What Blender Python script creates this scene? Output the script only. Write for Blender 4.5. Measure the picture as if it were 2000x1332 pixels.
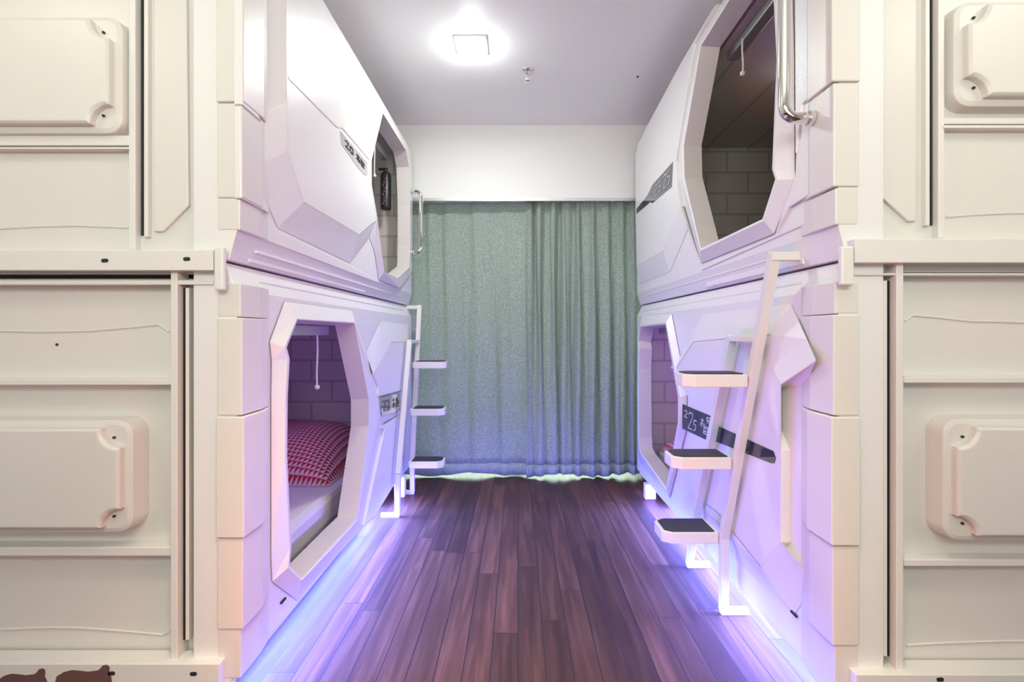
import bpy, bmesh, math, random
from mathutils import Vector, Matrix
from mathutils.geometry import tessellate_polygon
random.seed(4)
D = bpy.data
SC = bpy.context.scene
for o in list(D.objects): D.objects.remove(o)
C = SC.collection
VX, VY, F = 1012.0, 650.0, 950.0
HC = 1.10

# ------------------------------------------------------------------ camera
cam = D.cameras.new('camera'); co = D.objects.new('camera', cam); C.objects.link(co)
co.location = (0, 0, HC); co.rotation_euler = (math.radians(90), 0, 0)
cam.sensor_width = 36; cam.lens = 36*F/2000
cam.shift_x = -(VX-1000)/2000; cam.shift_y = -(666-VY)/2000
cam.clip_start = .02
SC.camera = co
# ------------------------------------------------------------------ world and light
SC.view_settings.view_transform = 'Standard'; SC.view_settings.look = 'None'
SC.view_settings.gamma = 1; SC.view_settings.use_curve_mapping = False
SC.view_settings.exposure = 0.0
w = D.worlds.new('world'); SC.world = w; w.use_nodes = True
w.node_tree.nodes['Background'].inputs[0].default_value = (.8, .84, .9, 1)
w.node_tree.nodes['Background'].inputs[1].default_value = .5

def area(name, loc, target, size, power, col, sizey=None, spread=math.pi):
    l = D.lights.new(name, 'AREA'); l.shape = 'RECTANGLE'
    l.size = size; l.size_y = sizey or size; l.energy = power; l.color = col; l.spread = spread
    o = D.objects.new(name, l); C.objects.link(o); o.location = loc
    o.rotation_euler = (Vector(target)-Vector(loc)).to_track_quat('-Z', 'Y').to_euler()
    return o
WARM = (1, .89, .76)
area('ceiling_lamp_light', (-.25, 2.61, 2.590), (-.25, 2.61, 0), .12, 16, (.93, 1, .95))
pl = D.lights.new('ceiling_lamp_glow', 'POINT'); pl.energy = 2.3; pl.shadow_soft_size = .05; pl.color = (.92, 1, .96)
po = D.objects.new('ceiling_lamp_glow', pl); C.objects.link(po); po.location = (-.25, 2.61, 2.52)
area('rear_lamp_light_left', (-2.0, .40, 2.6), (-1.5, 1.1, 0), .35, 5.8, WARM, .35)
area('rear_lamp_light_right', (2.0, .40, 2.6), (1.5, 1.1, 0), .35, 8.2, WARM, .35)
area('warm_floor_fill', (0, .35, 2.6), (0, 1.2, 0), .3, 8, (1, .78, .58), .3, math.radians(58))  # unseen spot added to warm the middle of the floor
area('rear_soft_fill', (0, -2.4, 1.3), (0, 2, 1.1), 3.0, 22, (1, .96, .86), 1.4)  # large soft fill added behind the camera to lift ends, bulkhead and curtains
for sx_ in (-1, 1):
    area('rear_red_strip_light', (sx_*.80, .60, .08), (-sx_*.8, 1.75, 1.0), .6, 2.7, (1, .13, .13), .05, math.radians(95))
area('ceiling_fill', (0, -.7, 1.95), (0, 1.6, 2.645), 1.4, 34, (.95, 1, .88), .5)  # unseen upward fill, added to brighten the ceiling
VIO = (.085, .16, 1)
for sx_, X_, z_ in ((-1, .97, .105), (1, 1.05, .075)):
    n_ = 'left' if sx_ < 0 else 'right'
    area('led_strip_light_'+n_, (sx_*(X_-.03), 2.24, z_), (0, 2.24, z_-.42), 1.68, 72 if sx_ < 0 else 54, (.085, .17, 1), .03, math.radians(80))
    area('led_strip_edge_'+n_, (sx_*(X_-.045), 2.22, z_+.005), (sx_*(X_-.35), 2.22, -.06), 1.66, 20 if sx_ < 0 else 15, (.11, .175, 1), .03, math.radians(165))
    area('led_strip_light_'+n_, (sx_*X_, 2.28, z_), (0, 2.28, z_-.17), 1.55, 12, VIO, .03, math.radians(26))
    area('led_strip_wash_'+n_, (sx_*(X_-.14), 2.5, z_-.01), (0, 2.5, .20), 1.8, 16, (.17, .17, 1), .03, math.radians(125))
    area('led_strip_corner_'+n_, (sx_*(X_-.12), 3.0, z_-.01), (-sx_*.1, 3.72, .35), .3, 2.4, (.2, .17, 1), .03, math.radians(120))
for x_, y_, z_, e_, c_ in ((-1.3, 2.1, 1.1, 6, (.45, .25, 1)), (1.4, 2.8, 1.1, 6, (.45, .25, 1)), (-1.3, 2.7, 2.25, 1.3, (.95, 1, 1)), (1.4, 2.4, 2.3, .35, (1, .9, .8))):  # fill lights added inside the pods to brighten and tint the interiors
    q_ = D.lights.new('pod_interior_fill', 'POINT'); q_.energy = e_; q_.color = c_; q_.shadow_soft_size = .06
    qo = D.objects.new('pod_interior_fill', q_); C.objects.link(qo); qo.location = (x_, y_, z_)
area('window_daylight', (0, 4.45, 1.3), (0, 3, 1.1), 2.2, 190, (.74, 1, .84), 2.2)

# ------------------------------------------------------------------ materials
def mat(name, col, rough=.5, metal=0, bump=0, bscale=200, coat=0, spec=.5, build=None):
    m = D.materials.new(name); m.use_nodes = True; nt = m.node_tree; b = nt.nodes['Principled BSDF']
    b.inputs['Base Color'].default_value = (*col, 1); b.inputs['Roughness'].default_value = rough
    b.inputs['Metallic'].default_value = metal; b.inputs['Coat Weight'].default_value = coat
    b.inputs['Specular IOR Level'].default_value = spec
    if bump:
        tc = nt.nodes.new('ShaderNodeTexCoord')
        n = nt.nodes.new('ShaderNodeTexNoise'); n.inputs['Scale'].default_value = bscale; n.inputs['Detail'].default_value = 3
        nt.links.new(tc.outputs['Object'], n.inputs['Vector'])
        bp = nt.nodes.new('ShaderNodeBump'); bp.inputs['Strength'].default_value = bump; bp.inputs['Distance'].default_value = .002
        nt.links.new(n.outputs['Fac'], bp.inputs['Height']); nt.links.new(bp.outputs[0], b.inputs['Normal'])
    if build: build(nt, b)
    return m
M = {}
M['shell'] = mat('pod_gloss_white', (.80, .79, .775), .30, bump=.35, bscale=260)
M['end'] = mat('pod_end_white', (.73, .705, .66), .38, bump=.1, bscale=60)
M['steel'] = mat('white_painted_steel', (.77, .75, .715), .4, bump=.08, bscale=120)
M['ceil'] = mat('ceiling_paint', (.88, .88, .87), .45, bump=.05, bscale=30)
M['wall'] = mat('wall_paint', (.78, .78, .76), .6, bump=.1, bscale=80)
M['chrome'] = mat('chrome', (.82, .80, .77), .07, 1)
M['pad'] = mat('rubber_pad', (.035, .035, .055), .6, bump=.5, bscale=400)
M['label'] = mat('label_plate', (.035, .037, .06), .12, coat=.5)
M['ink'] = mat('label_ink', (.62, .62, .68), .35)
M['dark'] = mat('dark_gap', (.02, .02, .02), .7)
M['jamb'] = mat('jamb_plastic', (.62, .58, .56), .45)
M['alu'] = mat('aluminium', (.6, .6, .62), .35, .9)
M['cord'] = mat('bead_cord', (.8, .8, .8), .3)
M['brown'] = mat('brown_patch', (.16, .075, .07), .55, bump=.3, bscale=60)
M['black'] = mat('black_plastic', (.02, .02, .025), .35)
M['magenta'] = mat('magenta_print', (.55, .10, .25), .4)
M['white'] = mat('white_plastic', (.85, .85, .85), .35)
def b_int(nt, b, ax='Y'):
    tc = nt.nodes.new('ShaderNodeTexCoord'); mp = nt.nodes.new('ShaderNodeMapping')
    mp.inputs['Rotation'].default_value = (math.radians(90), 0, math.radians(90))
    sx = nt.nodes.new('ShaderNodeSeparateXYZ'); cb = nt.nodes.new('ShaderNodeCombineXYZ')
    br = nt.nodes.new('ShaderNodeTexBrick'); br.inputs['Scale'].default_value = 1
    br.inputs['Brick Width'].default_value = .30; br.inputs['Row Height'].default_value = .15
    br.inputs['Mortar Size'].default_value = .011; br.inputs['Mortar Smooth'].default_value = .6
    br.inputs['Color1'].default_value = (.62, .58, .55, 1); br.inputs['Color2'].default_value = (.58, .54, .51, 1)
    br.inputs['Mortar'].default_value = (.42, .39, .37, 1)
    nt.links.new(tc.outputs['Object'], sx.inputs[0]); nt.links.new(sx.outputs[ax], cb.inputs['X']); nt.links.new(sx.outputs['Z'], cb.inputs['Y'])
    nt.links.new(cb.outputs[0], br.inputs['Vector']); nt.links.new(br.outputs['Color'], b.inputs['Base Color'])
M['interior'] = mat('interior_panels', (.33, .31, .30), .6, build=b_int)
def b_wood(nt, b):
    tc = nt.nodes.new('ShaderNodeTexCoord')
    sx = nt.nodes.new('ShaderNodeSeparateXYZ'); cb = nt.nodes.new('ShaderNodeCombineXYZ')
    def mth(op, a, b=None):
        q = nt.nodes.new('ShaderNodeMath'); q.operation = op; nt.links.new(a, q.inputs[0])
        if b is not None:
            if isinstance(b, (int, float)): q.inputs[1].default_value = b
            else: nt.links.new(b, q.inputs[1])
        return q.outputs[0]
    nt.links.new(tc.outputs['Object'], sx.inputs[0])
    row = mth('FLOOR', mth('DIVIDE', sx.outputs['X'], .09)); wn = nt.nodes.new('ShaderNodeTexWhiteNoise'); wn.noise_dimensions = '1D'; nt.links.new(row, wn.inputs['W'])
    nt.links.new(mth('ADD', sx.outputs['Y'], mth('MULTIPLY', wn.outputs['Value'], 5)), cb.inputs['X']); nt.links.new(sx.outputs['X'], cb.inputs['Y'])
    br = nt.nodes.new('ShaderNodeTexBrick'); br.inputs['Scale'].default_value = 1
    br.inputs['Brick Width'].default_value = 1.3; br.inputs['Row Height'].default_value = .09
    br.offset = 0
    br.inputs['Mortar Size'].default_value = .0022; br.inputs['Mortar Smooth'].default_value = .3
    br.inputs['Color1'].default_value = (.0, .0, .0, 1); br.inputs['Color2'].default_value = (1, 1, 1, 1)
    br.inputs['Mortar'].default_value = (.5, .5, .5, 1)
    nt.links.new(cb.outputs[0], br.inputs['Vector'])
    st = nt.nodes.new('ShaderNodeMapping'); st.inputs['Scale'].default_value = (1.5, 22, 1)
    nt.links.new(cb.outputs[0], st.inputs['Vector'])
    off = nt.nodes.new('ShaderNodeVectorMath'); off.operation = 'ADD'
    nt.links.new(st.outputs[0], off.inputs[0])
    sc_ = nt.nodes.new('ShaderNodeVectorMath'); sc_.operation = 'SCALE'; sc_.inputs['Scale'].default_value = 7
    nt.links.new(br.outputs['Color'], sc_.inputs[0]); nt.links.new(sc_.outputs[0], off.inputs[1])
    n = nt.nodes.new('ShaderNodeTexNoise'); n.inputs['Scale'].default_value = 1.4; n.inputs['Detail'].default_value = 7; n.inputs['Distortion'].default_value = .6
    nt.links.new(off.outputs[0], n.inputs['Vector'])
    r = nt.nodes.new('ShaderNodeValToRGB'); e = r.color_ramp.elements
    e[0].position = .18; e[0].color = (.036, .012, .004, 1); e[1].position = .85; e[1].color = (.165, .068, .028, 1)
    k = e.new(.5); k.color = (.078, .030, .012, 1)
    nt.links.new(n.outputs['Fac'], r.inputs[0])
    mr = nt.nodes.new('ShaderNodeMapRange'); mr.inputs['To Min'].default_value = .6; mr.inputs['To Max'].default_value = 1.45
    nt.links.new(br.outputs['Color'], mr.inputs['Value'])
    mx = nt.nodes.new('ShaderNodeMix'); mx.data_type = 'RGBA'; mx.blend_type = 'MULTIPLY'; mx.inputs[0].default_value = 1
    nt.links.new(r.outputs[0], mx.inputs[6]); nt.links.new(mr.outputs[0], mx.inputs[7])
    m2 = nt.nodes.new('ShaderNodeMix'); m2.data_type = 'RGBA'; m2.inputs[7].default_value = (.02, .012, .01, 1)
    nt.links.new(br.outputs['Fac'], m2.inputs[0]); nt.links.new(mx.outputs[2], m2.inputs[6])
    nt.links.new(m2.outputs[2], b.inputs['Base Color'])
    bp = nt.nodes.new('ShaderNodeBump'); bp.inputs['Strength'].default_value = .25; bp.inputs['Distance'].default_value = .002
    nt.links.new(n.outputs['Fac'], bp.inputs['Height']); nt.links.new(bp.outputs[0], b.inputs['Normal'])
M['wood'] = mat('laminate_planks', (.2, .12, .09), .45, spec=.4, build=b_wood)
def b_cloth(nt, b):
    tc = nt.nodes.new('ShaderNodeTexCoord'); n = nt.nodes.new('ShaderNodeTexNoise'); n.inputs['Scale'].default_value = 110; n.inputs['Detail'].default_value = 2
    nt.links.new(tc.outputs['Object'], n.inputs['Vector'])
    r = nt.nodes.new('ShaderNodeValToRGB'); e = r.color_ramp.elements
    e[0].position = .36; e[0].color = (.30, .335, .31, 1); e[1].position = .68; e[1].color = (.47, .53, .485, 1)
    nt.links.new(n.outputs['Fac'], r.inputs[0]); nt.links.new(r.outputs[0], b.inputs['Base Color'])
    tr = nt.nodes.new('ShaderNodeBsdfTranslucent'); ms = nt.nodes.new('ShaderNodeMixShader'); ms.inputs[0].default_value = .3
    nt.links.new(r.outputs[0], tr.inputs[0])
    out = nt.nodes['Material Output']; nt.links.new(b.outputs[0], ms.inputs[1]); nt.links.new(tr.outputs[0], ms.inputs[2]); nt.links.new(ms.outputs[0], out.inputs[0])
M['cloth'] = mat('grey_curtain_weave', (.3, .3, .3), .9, build=b_cloth)
def b_tri(nt, b):
    tc = nt.nodes.new('ShaderNodeTexCoord'); sx = nt.nodes.new('ShaderNodeSeparateXYZ'); nt.links.new(tc.outputs['UV'], sx.inputs[0])
    fr = []
    for ax, s in (('X', 1), ('Y', 1)):
        m1 = nt.nodes.new('ShaderNodeMath'); m1.operation = 'MULTIPLY'; m1.inputs[1].default_value = 42*s
        m2 = nt.nodes.new('ShaderNodeMath'); m2.operation = 'FRACT'
        nt.links.new(sx.outputs[ax], m1.inputs[0]); nt.links.new(m1.outputs[0], m2.inputs[0]); fr.append(m2)
    ad = nt.nodes.new('ShaderNodeMath'); ad.operation = 'ADD'; nt.links.new(fr[0].outputs[0], ad.inputs[0]); nt.links.new(fr[1].outputs[0], ad.inputs[1])
    gt = nt.nodes.new('ShaderNodeMath'); gt.operation = 'GREATER_THAN'; gt.inputs[1].default_value = 1; nt.links.new(ad.outputs[0], gt.inputs[0])
    mx = nt.nodes.new('ShaderNodeMix'); mx.data_type = 'RGBA'; mx.inputs[6].default_value = (.60, .42, .46, 1); mx.inputs[7].default_value = (.33, .015, .03, 1)
    nt.links.new(gt.outputs[0], mx.inputs[0]); nt.links.new(mx.outputs[2], b.inputs['Base Color'])
M['tri'] = mat('red_triangle_fabric', (.5, .1, .1), .85, build=b_tri)
M['lining'] = mat('interior_end_panels', (.5, .5, .5), .55, build=lambda nt, b: b_int(nt, b, 'X'))
M['mirror'] = mat('mirror_label', (.72, .71, .70), .12, .85)
M['inkdark'] = mat('dark_ink', (.03, .03, .04), .4)
M['sheet'] = mat('bed_sheet', (.62, .60, .60), .85, bump=.6, bscale=18)
M['glass'] = mat('window_glass', (.9, .95, .93), .05, build=lambda nt, b: b.inputs['Transmission Weight'].__setattr__('default_value', 1))
def emis(name, col, s):
    m = D.materials.new(name); m.use_nodes = True; b = m.node_tree.nodes['Principled BSDF']
    b.inputs['Base Color'].default_value = (*col, 1); b.inputs['Emission Color'].default_value = (*col, 1); b.inputs['Emission Strength'].default_value = s
    return m
M['lamp'] = emis('lamp_diffuser', (1, 1, 1), 14)
M['led'] = emis('led_violet', (.42, .30, 1), 9)

# ------------------------------------------------------------------ helpers
def link(o, parent=None):
    C.objects.link(o)
    if parent: o.parent = parent
    return o
def tag(o, label=None, cat=None, group=None, kind=None):
    if label: o['label'] = label
    if cat: o['category'] = cat
    if group: o['group'] = group
    if kind: o['kind'] = kind
    return o
def thing(name, label, cat, group=None, loc=(0, 0, 0)):
    o = D.objects.new(name, None); C.objects.link(o); o.empty_display_size = .1; o.location = loc
    return tag(o, label, cat, group)
def obj(name, bm, m, parent=None, bevel=0, smooth=False, label=None):
    bmesh.ops.remove_doubles(bm, verts=bm.verts, dist=1e-5)
    bmesh.ops.recalc_face_normals(bm, faces=bm.faces)
    me = D.meshes.new(name); bm.to_mesh(me); bm.free()
    me.materials.append(M[m] if isinstance(m, str) else m)
    if smooth:
        for p in me.polygons: p.use_smooth = True
    o = D.objects.new(name, me); link(o, parent)
    if parent:
        q = Vector((0, 0, 0)); p = parent
        while p: q += p.location; p = p.parent
        o.location = -q
    if bevel:
        md = o.modifiers.new('bevel', 'BEVEL'); md.width = bevel; md.segments = 2; md.limit_method = 'ANGLE'; md.angle_limit = math.radians(25)
        md.harden_normals = False
    if label: o['label'] = label
    return o
def box(bm, x0, x1, y0, y1, z0, z1):
    v = [bm.verts.new((x, y, z)) for x in (x0, x1) for y in (y0, y1) for z in (z0, z1)]
    for f in ((0, 1, 3, 2), (4, 6, 7, 5), (0, 4, 5, 1), (2, 3, 7, 6), (0, 2, 6, 4), (1, 5, 7, 3)):
        bm.faces.new([v[i] for i in f])
    return bm
def NB(): return bmesh.new()
def prism(bm, pts, off):
    """closed prism: polygon pts (3D) extruded by off"""
    off = Vector(off); a = [bm.verts.new(p) for p in pts]; b = [bm.verts.new(Vector(p)+off) for p in pts]
    bm.faces.new(a); bm.faces.new(list(reversed(b)))
    n = len(pts)
    for i in range(n): bm.faces.new([a[i], a[(i+1) % n], b[(i+1) % n], b[i]])
def tube(bm, pts, r, n=12, cap=True):
    pts = [Vector(p) for p in pts]; rings = []; up = None
    for i, p in enumerate(pts):
        t = (pts[min(i+1, len(pts)-1)]-pts[max(i-1, 0)]).normalized()
        if up is None:
            up = t.orthogonal().normalized()
        up = (up - t*up.dot(t)).normalized(); s = t.cross(up)
        rings.append([bm.verts.new(p+(up*math.cos(a)+s*math.sin(a))*r) for a in [2*math.pi*k/n for k in range(n)]])
    for i in range(len(rings)-1):
        for k in range(n): bm.faces.new([rings[i][k], rings[i][(k+1) % n], rings[i+1][(k+1) % n], rings[i+1][k]])
    if cap: bm.faces.new(rings[0]); bm.faces.new(rings[-1])
def beam(bm, p, q, w, h, upv=(0, 0, 1)):
    """square tube from p to q, w along side, h along up"""
    p = Vector(p); q = Vector(q); t = (q-p).normalized(); s = t.cross(Vector(upv)).normalized(); u = s.cross(t)
    a = [bm.verts.new(p+s*i*w/2+u*j*h/2) for i, j in ((-1, -1), (1, -1), (1, 1), (-1, 1))]
    b = [bm.verts.new(q+s*i*w/2+u*j*h/2) for i, j in ((-1, -1), (1, -1), (1, 1), (-1, 1))]
    bm.faces.new(a); bm.faces.new(b)
    for i in range(4): bm.faces.new([a[i], a[(i+1) % 4], b[(i+1) % 4], b[i]])
SIDE = {'L': dict(s=-1, X=.785, d1=1.357, d2=3.58), 'R': dict(s=1, X=.865, d1=1.3125, d2=3.54)}
def U(sd, p):
    """point on the pod's corridor face; p = (x, y, relief)"""
    S = SIDE[sd]; x = S['X']-p[2]; d = F*x/abs(p[0]-VX)
    d = min(max(d, S['d1']-.012), S['d2']+.05)
    return Vector((S['s']*x, d, HC+(VY-p[1])/F*d))
def E(px, py, d): return ((px-VX)/F*d, HC-(py-VY)/F*d)
def facets(bm, sd, faces):
    for f in faces: bm.faces.new([bm.verts.new(U(sd, (p[0], p[1], p[2]+.0015))) for p in f])
def plate(bm, sd, pts, r1, r0=0.0, sides=True):
    """raised plate: front polygon at relief r1, edges going straight back to r0"""
    s = SIDE[sd]['s']; top = [U(sd, (x, y, r1)) for x, y in pts]
    a = [bm.verts.new(p) for p in top]; bm.faces.new(a)
    b = [bm.verts.new(p+Vector((s*(r1-r0), 0, 0))) for p in top]
    n = len(a)
    for i in range(n): bm.faces.new([a[i], a[(i+1) % n], b[(i+1) % n], b[i]])

# ------------------------------------------------------------------ room
def struct(name, bm, m, parent=None, bevel=0):
    o = obj(name, bm, m, parent, bevel)
    if not parent: o['kind'] = 'structure'
    return o
ZC = 2.645
struct('floor', box(NB(), -2.3, 2.3, -2.6, 4.15, -.06, 0), 'wood')
struct('ceiling', box(NB(), -2.3, 2.3, -2.6, 3.62, ZC, ZC+.06), 'ceil')
struct('wall_left', box(NB(), -2.36, -2.3, -2.6, 4.15, 0, ZC), 'wall')
struct('wall_right', box(NB(), 2.3, 2.36, -2.6, 4.15, 0, ZC), 'wall')
struct('wall_rear', box(NB(), -2.3, 2.3, -2.66, -2.6, 0, ZC), 'wall')
bm = NB(); box(bm, -2.3, 2.3, 3.62, 4.1, 2.098, ZC+.06)
struct('wall_bulkhead', bm, 'wall')
bm = NB(); box(bm, -2.3, -1.25, 4.1, 4.16, 0, 2.098); box(bm, 1.25, 2.3, 4.1, 4.16, 0, 2.098); box(bm, -1.25, 1.25, 4.1, 4.16, 2.05, 2.098)
struct('wall_far', bm, 'wall')
bm = NB()
for x in (-1.25, -.03, 1.19): box(bm, x, x+.06, 4.1, 4.15, 0, 2.05)
for z in (0, 1.99): box(bm, -1.19, 1.19, 4.1, 4.15, z, z+.06)
wf = struct('window_1', bm, 'alu')
obj('window_pane', box(NB(), -1.19, 1.19, 4.12, 4.13, .06, 1.99), 'glass', wf)
struct('trim_1', box(NB(), -2.2, 2.2, 3.605, 3.62, 2.078, 2.10), 'alu')

# curtains
def curtain(name, x0, x1, amp, freq, label, seed, y=3.73, bow=0):
    rnd = random.Random(seed); ph = [rnd.uniform(0, 6.28) for _ in range(6)]
    def fold(x, z):
        t = (x-x0)
        g = .75+.25*math.sin(z*2.1+ph[0]+x*4)
        a = math.sin(t*freq+ph[1]+.5*math.sin(t*7+ph[2]))+.45*math.sin(t*freq*1.73+ph[3]+.35*z)
        return y+amp*a*g+.010*math.sin(t*5+z*1.6+ph[4])+bow*math.sin(z*1.4)
    bm = NB(); nx = 190; nz = 40; zs = [.10+(2.14-.10)*k/nz for k in range(nz+1)]; g = []
    for z in zs: g.append([bm.verts.new((x0+(x1-x0)*i/nx+.006*math.sin(z*3+i*.3), fold(x0+(x1-x0)*i/nx, z), z)) for i in range(nx+1)])
    for a in range(nz):
        for i in range(nx): bm.faces.new([g[a][i], g[a][i+1], g[a+1][i+1], g[a+1][i]])
    o = obj(name, bm, 'cloth', None, smooth=True); o.modifiers.new('s', 'SOLIDIFY').thickness = .003
    tag(o, label, 'curtain')
    bm = NB(); h = []
    for z in (.018, .06, .10): h.append([bm.verts.new((x0+(x1-x0)*i/nx+.006*math.sin(z*3+i*.3), fold(x0+(x1-x0)*i/nx, z)-.004, z+(.012*math.sin(i*.06+seed) if z < .05 else 0))) for i in range(nx+1)])
    for a in range(2):
        for i in range(nx): bm.faces.new([h[a][i], h[a][i+1], h[a+1][i+1], h[a+1][i]])
    q = obj('hem', bm, 'cloth', o, smooth=True, label='plain bottom hem band'); q.modifiers.new('s', 'SOLIDIFY').thickness = .006
    return o
curtain('curtain', -1.02, .078, .013, 34, 'flatter grey-green woven curtain covering the left half of the window', 1)
curtain('curtain', .06, 1.05, .030, 62, 'deeply pleated grey-green woven curtain covering the right half of the window', 5, y=3.70)
o = obj('curtain_rail', box(NB(), -1.1, 1.1, 3.70, 3.75, 2.14, 2.165), 'alu'); tag(o, 'metal rail hidden at the top behind the bulkhead carrying both curtains', 'curtain rail')

# ceiling light and sprinkler
t = thing('ceiling_light', 'small square recessed ceiling light glowing white above the aisle', 'ceiling light', loc=(-.25, 2.61, ZC))
bm = NB()
for a, b, c, d in ((-.085, .085, -.085, -.06), (-.085, .085, .06, .085), (-.085, -.06, -.06, .06), (.06, .085, -.06, .06)):
    box(bm, -.25+a, -.25+b, 2.61+c, 2.61+d, ZC-.014, ZC-.0005)
obj('light_frame', bm, 'white', t, .002)
obj('diffuser', box(NB(), -.31, -.19, 2.55, 2.67, ZC-.045, ZC-.0005), 'lamp', t)
t = thing('fire_sprinkler', 'small chrome fire sprinkler head hanging from the ceiling', 'sprinkler', loc=(.055, 2.86, ZC))
def lathe(bm, c, prof, n=20):
    rings = [[bm.verts.new((c[0]+r*math.cos(2*math.pi*k/n), c[1]+r*math.sin(2*math.pi*k/n), c[2]+z)) for k in range(n)] for r, z in prof]
    for i in range(len(rings)-1):
        for k in range(n): bm.faces.new([rings[i][k], rings[i][(k+1) % n], rings[i+1][(k+1) % n], rings[i+1][k]])
    bm.faces.new(rings[0]); bm.faces.new(rings[-1])
bm = NB(); lathe(bm, (.055, 2.86, ZC), [(.034, -.0005), (.034, -.004), (.022, -.010), (.010, -.014), (.010, -.03)])
obj('escutcheon', bm, 'chrome', t, smooth=True)
bm = NB(); lathe(bm, (.055, 2.86, ZC), [(.004, -.03), (.004, -.062)], 10); tube(bm, [(.045, 2.86, ZC-.028), (.041, 2.86, ZC-.045), (.055, 2.86, ZC-.062), (.069, 2.86, ZC-.045), (.065, 2.86, ZC-.028)], .0025, 8)
obj('sprinkler_yoke', bm, 'chrome', t, smooth=True)
bm = NB(); lathe(bm, (.055, 2.86, ZC), [(.004, -.062), (.017, -.064), (.017, -.067), (.003, -.070)])
obj('deflector', bm, 'chrome', t)
bm = NB(); lathe(bm, (.72, 2.93, ZC), [(.006, -.0005), (.006, -.006), (.002, -.008)], 10)
tag(obj('ceiling_screw', bm, 'black'), 'tiny dark screw head in the ceiling near the upper right pod', 'screw')

# ------------------------------------------------------------------ pods
def sheet_with_hole(bm, sd, y0, y1, z0, z1, hole, r=0.0):
    S = SIDE[sd]; X = S['s']*(S['X']-r)
    outer = [Vector((X, y0, z0)), Vector((X, y1, z0)), Vector((X, y1, z1)), Vector((X, y0, z1))]
    h = [Vector((X, p.y, min(max(p.z, z0+.003), z1-.003))) for p in hole]
    h = [Vector((X, min(max(p.y, y0+.003), y1-.003), p.z)) for p in h]
    allp = outer+h
    vs = [bm.verts.new(p) for p in allp]
    loops = [[Vector((p.y, p.z, 0)) for p in outer], [Vector((p.y, p.z, 0)) for p in h]]
    for tri in tessellate_polygon(loops): bm.faces.new([vs[i] for i in tri])
def ring(bm, sd, loops):
    """loops: list of lists of (px,py,r), same count each"""
    R = [[bm.verts.new(U(sd, p)) for p in lp] for lp in loops]; n = len(R[0])
    for a in range(len(R)-1):
        for i in range(n): bm.faces.new([R[a][i], R[a][(i+1) % n], R[a+1][(i+1) % n], R[a+1][i]])
    return R
def jamb(bm, sd, rim, depth):
    s = SIDE[sd]['s']; P = [U(sd, p) for p in rim]; n = len(P); c = sum(P, Vector())/n
    a = [bm.verts.new(p) for p in P]
    k = []
    for p in P:
        q = p+(c-p)*.02; q.x = p.x+s*depth; k.append(bm.verts.new(q))
    for i in range(n): bm.faces.new([a[i], a[(i+1) % n], k[(i+1) % n], k[i]])
    return P
def L2(pts, r): return [(x, y, r) for x, y in pts]

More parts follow.
